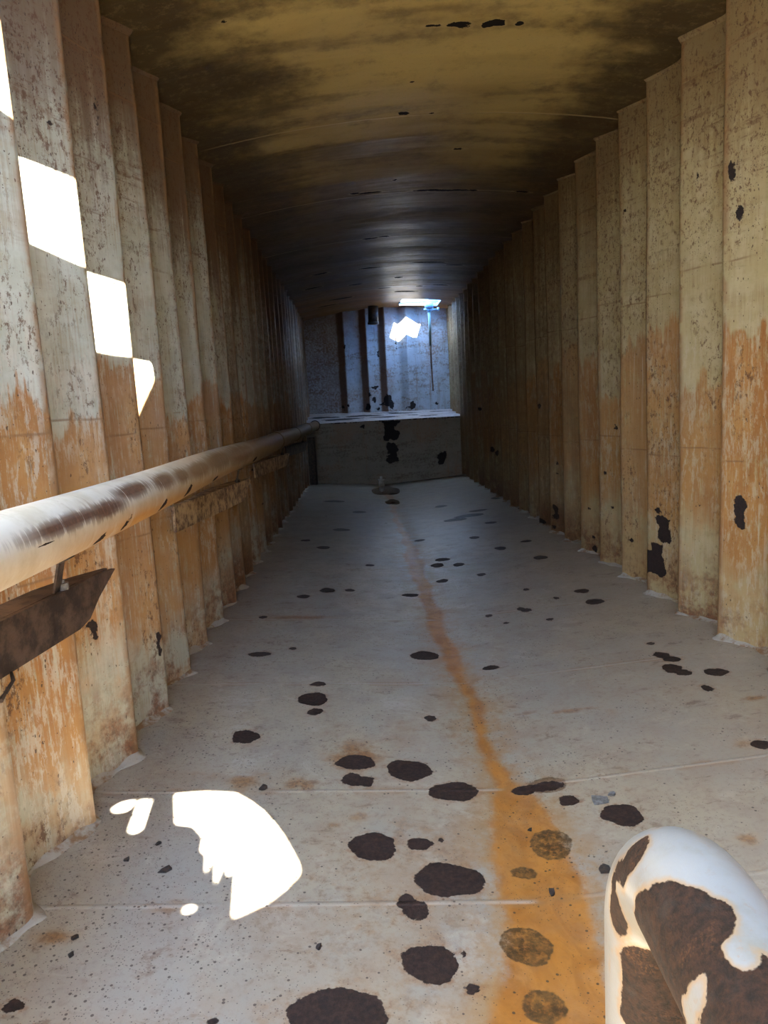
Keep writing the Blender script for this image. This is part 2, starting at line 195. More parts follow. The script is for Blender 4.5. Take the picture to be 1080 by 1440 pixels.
# ------------------------------------------------------------------ materials: corrugated walls
def mat_wall(side):
    n = N('rusted_corrugated_' + side); P = n.P; x, y, z = n.sep(P)
    bare = n.attr('bare'); cell = n.attr('panel'); sh = n.attr('crest')
    cell = n.ma('FLOOR', n.add(cell, .5)); v = n.white(cell); v2 = n.white(n.add(cell, 71.3)); v3 = n.white(n.add(cell, 13.7))
    big = n.noise(P, 1.6, 4, .6); mid = n.noise(P, 8, 5, .65); fine = n.noise(P, 55, 5, .7)
    streak = n.noise(n.scale(P, (26, 26, 1.1)), 1, 5, .65, .3)
    fstk = n.noise(n.scale(P, (95, 95, 3.5)), 1, 4, .7)
    smear = n.noise(n.scale(P, (2.2, 2.2, 9)), 1, 4, .65)
    zz = n.add(z, n.add(n.mul(n.sub(streak, .5), .35), n.add(n.mul(n.sub(big, .5), .45), n.mul(n.sub(mid, .5), .14))))
    left = side == 'left'
    pale = (0.46, 0.475, 0.39) if left else (0.46, 0.395, 0.225)
    c = n.mix(n.st(mid, .4, .7), pale, (0.58, 0.60, 0.53) if left else (0.54, 0.48, 0.31))
    # dirt wash
    c = n.mix(n.mul(n.st(n.mul(n.add(fstk, smear), .5), .48, .62), .45), c, (0.30, 0.20, 0.10))
    # band of rust stain: upper limit and lower limit vary sheet by sheet
    if left:
        top = n.add(.12, n.mul(n.sub(v, .5), .22)); bot = n.add(-.72, n.mul(n.sub(v2, .5), .55)); amt = n.add(.62, n.mul(v3, .35))
    else:
        top = n.add(.20, n.mul(n.sub(v, .5), .50)); bot = n.add(-.62, n.mul(n.sub(v2, .5), .45)); amt = n.add(.50, n.mul(v3, .48))
    dt = n.sub(top, zz); db = n.sub(zz, bot)
    band = n.mul(n.st(dt, -.015, .03), n.st(db, -.10, .12))
    tone = n.mix(n.st(n.noise(n.scale(P, (6, 6, 2.4)), 1, 5, .65), .35, .68), (0.36, 0.15, 0.040), (0.48, 0.245, 0.072))
    tone = n.mix(n.mul(n.st(fine, .5, .75), .4), tone, (0.27, 0.12, 0.055))
    c = n.mix(n.mul(n.mul(band, amt), n.st(n.add(n.mul(fstk, .5), n.add(n.mul(mid, .3), n.mul(fine, .2))), .36, .50)), c, tone)
    # pale drips running through the stained band
    drip = n.mul(n.st(n.noise(n.scale(P, (60, 60, .9)), 1, 3, .6), .60, .66), n.st(n.noise(P, 3.1, 3), .48, .6))
    c = n.mix(n.mul(n.mul(drip, band), .6), c, (0.60, 0.56, 0.47))
    chalk = n.mul(n.mul(n.st(n.noise(n.scale(P, (34, 34, 9)), 1, 7, .8), .50, .565), n.st(n.add(n.noise(P, 2.6, 4), n.mul(n.sub(v3, .5), .25)), .42, .58)), n.st(z, .45, .15))
    # yellow wash in the lower half
    c = n.mix(n.mul(n.mul(n.st(zz, .1, -.35), n.st(n.add(n.mul(big, .6), n.mul(mid, .4)), .44, .58)), .6 if left else .45), c, (0.46, 0.25, 0.075))
    c = n.mix(n.mul(chalk, .62), c, (0.58, 0.54, 0.45) if left else (0.54, 0.49, 0.37))
    # rust scab at the foot
    foot = n.mul(n.st(zz, -.78, -1.10), n.st(n.add(n.mul(mid, .5), n.add(n.mul(v2, .22), n.mul(n.noise(P, 24, 6, .75), .4))), .44, .60))
    c = n.mix(n.mul(foot, .9), c, n.mix(n.st(fine, .4, .6), (0.24, 0.095, 0.045), (0.12, 0.055, 0.03)))
    # brown grime under the deck
    gt = n.add(n.add(z, n.mul(n.sub(streak, .5), .7)), n.add(n.mul(n.sub(v3, .5), .45), n.mul(n.sub(mid, .5), .4)))
    g = n.st(gt, .60, 1.30) if left else n.st(gt, .75, 1.65)
    crisp = n.noise(P, 17, 7, .78)
    g = n.mul(g, n.add(.45, n.mul(n.st(n.add(n.mul(crisp, .7), n.mul(g, .35)), .46, .60), .55)))
    c = n.mix(n.mul(n.mul(g, n.st(n.add(y, n.mul(v, 1.2)), 1.0, 3.0)) if left else g, .92 if left else .70), c, (0.125, 0.066, 0.034) if left else (0.17, 0.10, 0.042))
    # rust browning with depth, light falloff darkened into the colour too
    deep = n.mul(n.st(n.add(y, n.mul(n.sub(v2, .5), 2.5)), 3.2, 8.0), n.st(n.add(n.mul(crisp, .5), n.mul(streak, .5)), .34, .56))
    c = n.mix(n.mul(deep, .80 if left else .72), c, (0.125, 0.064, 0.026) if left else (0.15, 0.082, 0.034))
    # horizontal dirty tidemarks
    tide = n.mul(n.st(n.noise(n.scale(P, (1.6, 1.6, 20)), 1, 6, .75), .55, .63), n.st(z, .2, 1.1))
    c = n.mix(n.mul(n.mul(tide, n.st(n.add(n.mul(mid, .5), n.mul(fine, .5)), .42, .56)), .75), c, (0.16, 0.09, 0.05))
    # pin-holes and scabs of rust
    dens = n.add(.05, n.mul(n.st(z, .1, 1.2), .20))
    dens = n.mul(dens, n.st(n.noise(P, 4.5, 3), .40, .66))
    vd, vc = n.vor(n.scale(P, (1.2, 1.2, .62)), 95); vr, vg, _ = n.sep(vc)
    pin = n.mul(n.st(n.add(vd, n.mul(n.sub(n.noise(P, 200, 2), .5), .6)), .36, .26), n.ma('LESS_THAN', vr, dens))
    vd2, vc2 = n.vor(P, 150); pin2 = n.mul(n.st(vd2, .36, .22), n.ma('LESS_THAN', n.sep(vc2)[0], n.mul(dens, 1.2)))
    scab = n.mul(n.st(n.noise(n.scale(P, (1.3, 1.3, .8)), 34, 8, .82), .535, .575), n.st(n.add(n.noise(n.scale(P, (3, 3, 1.3)), 1, 4), n.mul(n.st(z, .0, 1.2), .13)), .49, .60))
    c = n.mix(n.mul(n.mx(pin, pin2), .85), c, (0.07, 0.036, 0.024))
    c = n.mix(n.mul(scab, .85), c, (0.12, 0.056, 0.03))
    # weld lines across the sheets
    wl = None
    for k in ((-.37, .03, 1.40) if left else (-.28, .62, 1.52)):
        q = n.ma('ABSOLUTE', n.sub(n.add(z, n.add(n.mul(n.sub(n.noise(P, 2.5, 2), .5), .03), n.mul(v, .09))), k)); wl = q if wl is None else n.ma('MINIMUM', wl, q)
    c = n.mix(n.mul(n.mul(n.st(wl, .006, .001), n.st(mid, .38, .55)), .6), c, (0.22, 0.12, 0.06))
    # rust along the crest corners
    c = n.mix(n.mul(n.mul(n.st(sh, .030, .004), n.st(mid, .38, .55)), .7), c, (0.30, 0.17, 0.08))
    e = n.add(bare, n.add(n.mul(n.sub(n.noise(P, 36, 4, .65), .5), .036), n.mul(n.sub(fine, .5), .012)))
    b = n.st(e, -.001, .0025)
    rc, rk = rust_color(n, P, 65)
    c = n.mix(b, c, n.mix(.5, rc, (0.018, 0.013, 0.015)))
    ro = n.add(.46, n.add(n.mul(n.sub(mid, .5), .3), n.mul(n.mx(b, n.mul(g, .4)), .3)))
    h = n.add(n.add(n.mul(fine, .35), n.mul(pin, -.6)), n.add(n.mul(b, -.9), n.mul(n.st(wl, .008, .001), .5)))
    nr = n.bump(h, .4, .006)
    nr = n.bump(n.noise(P, 2.6, 2, .5), .22, .03, nr)
    return n.fin(c, ro, nr, 0, .45)

# ------------------------------------------------------------------ materials: ceiling and the far end
def mat_ceiling():
    n = N('sooty_deck_underside'); P = n.P; x, y, z = n.sep(P); bare = n.attr('bare')
    big = n.noise(n.scale(P, (1.0, 1.5, 1)), 1.2, 4, .6); mid = n.noise(P, 7, 6, .7); fine = n.noise(P, 50, 5, .75)
    rip = n.noise(n.scale(P, (.7, 3.5, 1)), 1.2, 3, .5, .4)
    c = n.mix(n.st(rip, .35, .7), (0.56, 0.43, 0.17), (0.45, 0.33, 0.12))
    c = n.mix(n.mul(n.st(mid, .5, .75), .4), c, (0.24, 0.17, 0.08))
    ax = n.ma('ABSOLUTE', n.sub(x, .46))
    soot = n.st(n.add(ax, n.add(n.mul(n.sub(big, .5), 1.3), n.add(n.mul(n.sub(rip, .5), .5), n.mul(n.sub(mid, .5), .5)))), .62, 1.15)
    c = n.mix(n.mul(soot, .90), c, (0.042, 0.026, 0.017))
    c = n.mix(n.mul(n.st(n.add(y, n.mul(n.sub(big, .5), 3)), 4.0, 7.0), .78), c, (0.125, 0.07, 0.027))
    c = n.mix(n.mul(n.st(n.add(y, n.mul(n.sub(big, .5), 2)), 10.2, 12.0), .8), c, (0.34, 0.16, 0.05))  # warm glow by the far hatch, painted into the ceiling colour
    c = n.mix(n.mul(n.mul(soot, n.st(n.noise(P, 20, 6, .8), .5, .66)), .5), c, (0.30, 0.22, 0.11))
    bands = n.st(n.add(n.mul(n.noise(n.scale(P, (.5, 3.2, 1)), 1.3, 3, .55), .7), n.mul(mid, .3)), .47, .60)
    c = n.mix(n.mul(bands, .5), c, (0.10, 0.068, 0.035))
    c = n.mix(n.mul(n.st(fine, .54, .78), .4), c, (0.11, 0.07, 0.035))
    sd = None
    for k in (4.78, 6.38, 7.95, 9.5, 11.1):
        q = n.ma('ABSOLUTE', n.sub(n.add(y, n.mul(n.sub(mid, .5), .02)), k)); sd = q if sd is None else n.ma('MINIMUM', sd, q)
    bead = n.st(sd, .014, .002)
    c = n.mix(n.mul(n.mul(bead, n.st(n.noise(P, 2.2, 2), .40, .55)), .65), c, (0.62, 0.50, 0.27))
    e = n.add(n.add(bare, .005), n.add(n.mul(n.sub(n.noise(P, 30, 4, .65), .5), .030), n.mul(n.sub(fine, .5), .010)))
    b = n.st(e, -.001, .003)
    rim = n.mul(n.st(e, -.012, -.002), .5)
    c = n.mix(rim, c, (0.55, 0.42, 0.2)); c = n.mix(b, c, (0.012, 0.009, 0.009))
    ro = n.add(.42, n.add(n.mul(n.sub(mid, .5), .25), n.mul(b, .4)))
    nr = n.bump(n.add(n.mul(fine, .3), n.add(n.mul(bead, 1.0), n.mul(b, -.8))), .35, .005)
    nr = n.bump(rip, .3, .04, nr)
    return n.fin(c, ro, nr, 0, .2)

def mat_end(name, pale, dirt, spotsattr=True):
    n = N(name); P = n.P; x, y, z = n.sep(P); bare = n.attr('bare')
    mid = n.noise(P, 5, 5, .65); fine = n.noise(P, 30, 5, .7); smear = n.noise(n.scale(P, (2.2, 2.2, 9)), 1, 5, .7)
    stk = n.noise(n.scale(P, (16, 16, 1.2)), 1, 4, .65)
    c = n.mix(n.st(mid, .4, .7), pale, tuple(q * .8 for q in pale))
    c = n.mix(n.mul(n.st(n.mul(n.add(smear, fine), .5), .50, .60), .65), c, dirt)
    c = n.mix(n.mul(n.st(stk, .55, .7), .5), c, (0.26, 0.15, 0.08))
    c = n.mix(n.mul(n.st(n.add(z, n.mul(n.sub(mid, .5), .8)), 1.1, 1.75), .6), c, (0.22, 0.12, 0.06))
    c = n.mix(n.mul(n.mul(n.st(n.noise(P, 1.7, 3), .5, .62), n.st(fine, .3, .6)), .45), c, (0.30, 0.16, 0.08))
    wb = n.attr('web'); c = n.mix(n.mul(n.st(n.add(wb, n.mul(n.sub(mid, .5), .6)), .25, .8), .85), c, (0.16, 0.075, 0.035))  # brown on left-facing webs puts their shade into the colour
    lf = n.mul(n.st(x, .15, -.5), n.st(fine, .3, .6)); c = n.mix(n.mul(lf, .6) if name == 'end_sheet' else 0.0, c, (0.15, 0.085, 0.05))
    e = n.add(bare, n.add(n.mul(n.sub(n.noise(P, 16, 4, .65), .5), .09), n.mul(n.sub(fine, .5), .02)))
    b = n.st(e, -.002, .006)
    c = n.mix(b, c, (0.010, 0.008, 0.010))
    return n.fin(c, n.add(.5, n.mul(b, .3)), n.bump(n.add(n.mul(fine, .3), n.mul(b, -.8)), .4, .006))

# paint-over-rust material for pipes: attribute 'bare' marks flaked areas
def mat_pipe():
    n = N('painted_pipe_rust_bands'); P = n.P; x, y, z = n.sep(P)
    bare = n.attr('bare'); under = n.attr('under'); cap = n.attr('brown')
    mid = n.noise(P, 11, 5, .65); fine = n.noise(P, 60, 5, .7)
    brush = n.noise(n.scale(P, (3, 60, 3)), 1, 5, .7, .4)
    c = n.mix(n.st(mid, .4, .7), (0.62, 0.58, 0.50), (0.52, 0.47, 0.37))
    c = n.mix(n.mul(under, n.st(n.add(n.mul(brush, .5), n.mul(mid, .5)), .30, .50)), c, (0.46, 0.225, 0.065))
    br = n.mul(cap, n.st(n.add(n.mul(brush, .75), n.add(n.mul(fine, .15), n.mul(cap, .20))), .47, .58))
    c = n.mix(n.mul(br, .95), c, n.mix(n.st(fine, .4, .7), (0.085, 0.036, 0.020), (0.15, 0.066, 0.034)))
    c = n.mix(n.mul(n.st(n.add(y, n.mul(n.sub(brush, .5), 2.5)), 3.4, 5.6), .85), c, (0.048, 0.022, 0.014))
    c = n.mix(n.mul(n.st(y, 1.9, 3.2), .45), c, (0.42, 0.28, 0.12))
    c = n.mix(n.mul(n.mul(n.st(brush, .60, .7), n.st(mid, .45, .6)), .55), c, (0.25, 0.16, 0.09))
    e = n.add(bare, n.add(n.mul(n.sub(n.noise(P, 40, 4, .65), .5), .022), n.mul(n.sub(fine, .5), .008)))
    b = n.st(e, -.001, .002)
    rc, rk = rust_color(n, P, 80); c = n.mix(b, c, rc)
    return n.fin(c, n.add(.44, n.add(n.mul(br, .2), n.mul(b, .4))), n.bump(n.add(n.mul(brush, .35), n.add(n.mul(fine, .2), n.mul(b, -1.0))), .4, .004), 0, .14)

def mat_bend():
    n = N('flaking_white_pipe'); P = n.P; bare = n.attr('bare')
    mid = n.noise(P, 22, 5, .6); fine = n.noise(P, 130, 5, .7); vf = n.noise(P, 420, 3, .6)
    c = n.mix(n.st(mid, .42, .72), (0.215, 0.215, 0.21), (0.18, 0.17, 0.145))
    dirt = n.mul(n.st(n.noise(n.scale(P, (120, 120, 160)), 1, 5, .75), .56, .63), n.st(mid, .40, .56))
    c = n.mix(n.mul(dirt, .55), c, (0.22, 0.16, 0.12))
    e = n.add(bare, n.add(n.mul(n.sub(n.noise(P, 60, 4, .6), .5), .009), n.mul(n.sub(fine, .5), .004)))
    b = n.st(e, -.0004, .0008)
    rim = n.st(e, -.005, -.0004)
    c = n.mix(n.mul(rim, .75), c, (0.25, 0.16, 0.08))
    k = n.noise(P, 150, 7, .72); k2 = n.noise(P, 30, 4, .6)
    rc = n.mix(n.st(k, .33, .70), (0.006, 0.0028, 0.0013), (0.036, 0.0145, 0.006))
    rc = n.mix(n.mul(n.st(k2, .52, .68), n.mul(n.st(vf, .45, .7), .7)), rc, (0.11, 0.045, 0.015))
    rc = n.mix(n.mul(n.st(k2, .45, .30), .5), rc, (0.027, 0.022, 0.018))
    c = n.mix(b, c, rc)
    return n.fin(c, n.add(.32, n.mul(b, .5)), n.bump(n.add(n.add(n.mul(k, n.mul(b, .8)), n.mul(vf, .06)), n.mul(b, -1.2)), .6, .0035), 0, .3)

def mat_plain(name, a, bcol, rough, sc=30, metal=0.0, amt=1.0, bump=.4):
    n = N(name); k = n.noise(n.P, sc, 6, .7); f = n.noise(n.P, sc * 4, 4, .7)
    c = n.mix(n.mul(n.st(k, .40, .62), amt), a, bcol)
    return n.fin(c, rough, n.bump(n.add(k, n.mul(f, .5)), bump, .004), metal)

def mat_fillet():
    n = N('white_caulked_weld'); P = n.P; mid = n.noise(P, 9, 5, .65); fine = n.noise(P, 70, 4, .7)
    c = n.mix(n.st(mid, .48, .60), (0.42, 0.40, 0.35), (0.26, 0.16, 0.085))
    c = n.mix(n.mul(n.st(fine, .55, .75), .5), c, (0.2, 0.12, 0.07))
    return n.fin(c, .5, n.bump(n.add(mid, fine), .4, .006))

def mat_water():
    n = N('brown_puddle_water'); n.b.inputs['Transmission Weight'].default_value = .6; n.b.inputs['IOR'].default_value = 1.33
    return n.fin((0.10, 0.06, 0.04), .04, n.bump(n.noise(n.P, 12, 2), .08, .004))

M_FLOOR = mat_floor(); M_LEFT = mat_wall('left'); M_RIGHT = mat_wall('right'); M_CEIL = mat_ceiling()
M_BACK = mat_end('end_sheet', (0.50, 0.57, 0.64), (0.20, 0.12, 0.075)); M_FAR = mat_end('bulkhead_plate', (0.26, 0.24, 0.19), (0.10, 0.055, 0.03))  # end sheet's blue is hatch skylight put into the base colour
M_LEDGE = mat_end('ledge_plate', (0.55, 0.53, 0.54), (0.13, 0.085, 0.07))
M_PIPE = mat_pipe(); M_BEND = mat_bend(); M_FILL = mat_fillet(); M_WATER = mat_water()
M_RUSTBAR = mat_plain('dark_rusted_bar', (0.022, 0.012, 0.010), (0.105, 0.066, 0.048), .6, 15, 0, .75)
M_TANBAR = mat_plain('scabbed_tan_bar', (0.50, 0.35, 0.19), (0.085, 0.036, 0.020), .6, 19, 0, .9)
M_DARK = mat_plain('blackened_steel', (0.022, 0.017, 0.017), (0.07, 0.045, 0.035), .5, 30)
M_CHIPK = mat_plain('black_rust_flake', (0.018, 0.017, 0.019), (0.05, 0.036, 0.03), .6, 80)
M_CHIPG = mat_plain('grey_paint_flake', (0.20, 0.21, 0.22), (0.11, 0.11, 0.11), .55, 60)
M_ROOF = mat_plain('outer_deck', (0.34, 0.30, 0.24), (0.20, 0.12, 0.07), .6, 5)
M_SKYTINT = mat_plain('sky_tinted_trunk_paint', (0.36, 0.58, 0.84), (0.34, 0.48, 0.64), .5, 6, 0, .6)  # blue of the skylight put into the paint, tints the far end
M_TEAL = mat_plain('pale_turquoise_paint', (0.36, 0.56, 0.58), (0.28, 0.42, 0.42), .4, 30, 0, .5)
M_RUSTROD = mat_plain('rusty_rod', (0.17, 0.10, 0.065), (0.08, 0.045, 0.03), .6, 40)
M_CHROME = mat_plain('wet_steel', (0.75, 0.80, 0.84), (0.55, 0.58, 0.60), .15, 20, .35, .4, .1)

# ------------------------------------------------------------------ mesh helpers
def link(name, verts, faces, mat, parent=None, smooth=True, kind=None, attrs=None):
    me = bpy.data.meshes.new(name); me.from_pydata([tuple(v) for v in verts], [], faces)
    if attrs:
        for k, a in attrs.items():
            at = me.attributes.new(k, 'FLOAT', 'POINT'); at.data.foreach_set('value', np.asarray(a, dtype=np.float32).ravel())
    me.materials.append(mat)
    if smooth: me.polygons.foreach_set('use_smooth', [True] * len(me.polygons))
    me.update()
    o = bpy.data.objects.new(name, me); COL.objects.link(o)
    if parent: o.parent = parent
    if kind: o['kind'] = kind
    return o
def link_bm(name, bm, mat, parent=None, smooth=False, kind=None):
    bmesh.ops.recalc_face_normals(bm, faces=bm.faces)
    me = bpy.data.meshes.new(name); bm.to_mesh(me); bm.free(); me.materials.append(mat)
    if smooth: me.polygons.foreach_set('use_smooth', [True] * len(me.polygons))
    o = bpy.data.objects.new(name, me); COL.objects.link(o)
    if parent: o.parent = parent
    if kind: o['kind'] = kind
    return o
def grid_faces(nr, nc, flip=False):
    i = np.arange(nr - 1)[:, None] * nc + np.arange(nc - 1)[None, :]
    q = np.stack([i, i + 1, i + nc + 1, i + nc], -1).reshape(-1, 4)
    return (q[:, ::-1] if flip else q)
def box(bm, x0, x1, y0, y1, z0, z1):
    g = bmesh.ops.create_cube(bm, size=1.0)['verts']
    for v in g:
        v.co = Vector((x0 + (v.co.x + .5) * (x1 - x0), y0 + (v.co.y + .5) * (y1 - y0), z0 + (v.co.z + .5) * (z1 - z0)))
    return g
def tube_mesh(path, rad, seg=24, cap=True):
    """tube along a list of points; rad a number or list; returns verts, faces, ring count"""
    path = [Vector(p) for p in path]; n_ = len(path); V = []; Fc = []
    rad = rad if isinstance(rad, (list, tuple)) else [rad] * n_
    t0 = (path[1] - path[0]).normalized()
    a = t0.orthogonal().normalized()
    for i, p in enumerate(path):
        t = (path[min(i + 1, n_ - 1)] - path[max(i - 1, 0)]).normalized()
        a = (a - a.dot(t) * t).normalized(); b = t.cross(a)
        for k in range(seg):
            q = 2 * math.pi * k / seg
            V.append(p + rad[i] * (math.cos(q) * a + math.sin(q) * b))
    for i in range(n_ - 1):
        for k in range(seg):
            k2 = (k + 1) % seg
            Fc.append((i * seg + k, i * seg + k2, (i + 1) * seg + k2, (i + 1) * seg + k))
    if cap:
        Fc.append(tuple(range(seg - 1, -1, -1))); Fc.append(tuple((n_ - 1) * seg + k for k in range(seg)))
    return V, Fc
def cyl(bm, p, q, r1, r2=None, seg=24):
    r2 = r1 if r2 is None else r2
    V, Fc = tube_mesh([p, q], [r1, r2], seg)
    vs = [bm.verts.new(v) for v in V]
    for f in Fc: bm.faces.new([vs[i] for i in f])
def empty(name, loc, label, cat, group=None):
    o = bpy.data.objects.new(name, None); COL.objects.link(o); o.location = loc; o.empty_display_size = .1
    return tag(o, label, cat, group)
def tag(o, label, cat, group=None):
    o['label'] = label; o['category'] = cat
    if group: o['group'] = group
    return o
def sdf(px, py, lst, wob=.12):
    """signed distance-like field of a list of (cx, cy, rx, ry) ellipses with lobed outlines"""
    out = np.full(px.shape, -1.0)
    for k, (cx, cy_, rx, ry) in enumerate(lst):
        dx = (px - cx); dy = (py - cy_)
        near = (np.abs(dx) < rx + .5) & (np.abs(dy) < ry + .5)
        a = np.arctan2(dy[near] / ry, dx[near] / rx)
        lob = 1 + wob * (np.sin(2 * a + k * 1.7) * .5 + np.sin(3 * a + k * 2.9) * .5 + np.sin(5 * a + k) * .35)
        rr = np.sqrt((dx[near] / rx) ** 2 + (dy[near] / ry) ** 2)
        out[near] = np.maximum(out[near], (lob - rr) * min(rx, ry))
    return np.maximum(out, -.3)

# ------------------------------------------------------------------ section of the tunnel
XC = 0.415
def fz(x): return -1.285 + .085 * np.abs(x - XC) / 1.28
def zc(x):
    s = (np.clip(x, -.95, 1.80) - XC) / 1.28
    return 1.62 + .035 * (x + .865) + .11 * (1 - s * s)
Y0, Y1 = -4.2, 13.4
PROF_T = [0, .012, .19, .225, .26, .30, .33, .4115, .4235]
PROF_O = [0.0, .004, .086, .097, .1, .097, .088, .006, 0.0]
SIDES = {'left': (-.865, -1, 2.075, .4235), 'right': (1.695, 1, 3.358, .441)}

# floor ------------------------------------------------------------
ys = [Y0 - .05]
while ys[-1] < 12.3: ys.append(ys[-1] + (max(.013, .0052 * ys[-1]) if ys[-1] > 1.1 else .12))
ys = np.array(ys); xs = np.arange(-1.02, 1.85, .0155)
GX, GY = np.meshgrid(xs, ys)
hz = fz(GX)
bare = sdf(GX, GY, BARE, .10); ghost = sdf(GX, GY, GHOST, .05)
stain = np.zeros_like(GX)
for cx, cy_, rx, ry, s_ in STAIN + [(.16, 1.75, .55, .62, .50), (.05, 1.3, .6, .3, .45), (.45, 2.6, .25, .9, .35), (.7, 2.2, .5, .3, .25), (-.5, 2.35, .3, .08, .4), (1.2, 2.9, .4, .5, .15)]:
    q = np.sqrt(((GX - cx) / (rx * 1.15)) ** 2 + ((GY - cy_) / (ry * 1.15)) ** 2)
    stain = np.maximum(stain, s_ * np.clip(1.3 - q, 0, 1))
S = np.array(sorted(STREAM, key=lambda q: q[1]))
sc_ = np.interp(GY, S[:, 1], S[:, 0]); sw = np.interp(GY, S[:, 1], S[:, 2])
stream = sw - np.abs(GX - sc_ - .012 * np.sin(GY * 9)) ; stream[GY < .2] = -.3
link('floor', np.stack([GX, GY, hz], -1).reshape(-1, 3), grid_faces(len(ys), len(xs)).tolist(), M_FLOOR, kind='structure',
     attrs={'bare': bare, 'ghost': ghost, 'stain': stain, 'stream': stream})

# corrugated side walls ---------------------------------------------
def side_wall(side, spots):
    X, s, c0, P = SIDES[side]
    yy = []; oo = []; cell = []; cd = []
    k0 = math.floor((Y0 - c0) / P); k1 = math.ceil((Y1 + .3 - c0) / P)
    sub = []
    for a, b in zip(PROF_T[:-1], PROF_T[1:]):
        m = max(1, int(round((b - a) / .016)))
        sub += [a + (b - a) * i / m for i in range(m)]
    for k in range(k0, k1 + 1):
        for t in reversed(sub):                       # t runs from the crest towards the camera
            y = c0 + k * P - t * P / .4235
            if Y0 - .02 <= y <= Y1 + .20:
                yy.append(y); oo.append(np.interp(t, PROF_T, PROF_O)); cell.append(k); cd.append(min(t, .4235 - t))
    yy = np.array(yy); oo = np.array(oo)
    zz = np.arange(-1.26, 1.70 if side == 'left' else 1.77, .024)
    amp = 1 + .10 * np.sin(np.array(cell) * 2.3)
    jit = .006 * np.sin(np.array(cell) * 5.1)
    GYw, GZ = np.meshgrid(yy, zz)
    GXw = X + s * (oo * amp + jit)[None, :] + .004 * np.sin(GZ * 3 + np.array(cell)[None, :] * 1.9)
    bare_ = sdf(GYw, GZ, spots, .22)
    one = np.ones_like(GZ)
    # the topmost edge follows the cambered deck
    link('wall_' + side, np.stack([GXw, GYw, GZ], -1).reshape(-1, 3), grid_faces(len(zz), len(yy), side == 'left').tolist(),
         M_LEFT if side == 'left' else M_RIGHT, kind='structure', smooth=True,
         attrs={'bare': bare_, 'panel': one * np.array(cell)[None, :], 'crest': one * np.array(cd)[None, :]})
    # caulked weld where the sheets meet the floor
    V = []; n_ = 0
    for y, o_, a_, j_, c_ in zip(yy, oo, amp, jit, cell):
        if y < -.5: continue
        wx = X + s * (o_ * a_ + j_); fl = float(fz(wx))
        wv = .008 * math.sin(y * 23) + .006 * math.sin(y * 57)
        for (dx, dz) in ((.004, .020 + wv), (-.004, .011 + wv * .5), (-.012, .006), (-.023 - wv, .0015), (-.024 - wv, -.02)):
            V.append((wx + s * dx, y, fl + dz))
        n_ += 1
    link('baseboard_' + side, V, grid_faces(n_, 5, side == 'right').tolist(), M_FILL, kind='structure')
    # matching weld under the deck
    V = []; n_ = 0
    for y, o_, a_, j_ in zip(yy, oo, amp, jit):
        if y < 3.15: continue
        wx = X + s * (o_ * a_ + j_); cl = float(zc(wx))
        for (dx, dz) in ((.004, -.018), (-.005, -.010), (-.011, -.003), (-.018, .012)):
            V.append((wx + s * dx, y, cl + dz))
        n_ += 1
    link('trim_1' if side == 'left' else 'trim_2', V, grid_faces(n_, 4, side == 'left').tolist(), M_LEFT if side == 'left' else M_RIGHT, kind='structure',
         attrs={'bare': [-.3] * len(V), 'panel': [3] * len(V), 'crest': [.2] * len(V)})
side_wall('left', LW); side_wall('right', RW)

# ceiling: cambered far part with a hatch opening, flat unseen near part, openings added to shape sun and skylight
HX0, HX1, HY0, HY1, HT = .84, 1.50, 12.5, 13.2, 2.22
def insert(a, vals):
    for v in vals: a = np.append(a[np.abs(a - v) > .011], v)
    return np.sort(a)
xs = insert(np.arange(-1.0, 1.86, .04), [HX0, HX1]); ys = insert(np.arange(3.05, 13.62, .022), [HY0, HY1])
GX, GY = np.meshgrid(xs, ys)
sag = .006 * np.sin(GY * 3.9) * np.cos((GX - .4) * 1.1) + .004 * np.sin(GY * 8.3 + GX)
GZ = zc(GX) + sag
fc = grid_faces(len(ys), len(xs), True)
cen = np.stack([GX.ravel()[fc].mean(1), GY.ravel()[fc].mean(1)], -1)
keep = ~((cen[:, 0] > HX0) & (cen[:, 0] < HX1) & (cen[:, 1] > HY0) & (cen[:, 1] < HY1))
V = np.stack([GX, GY, GZ], -1).reshape(-1, 3)
link('ceiling', V, fc[keep].tolist(), M_CEIL, kind='structure', attrs={'bare': sdf(GX, GY, CC, .2)})

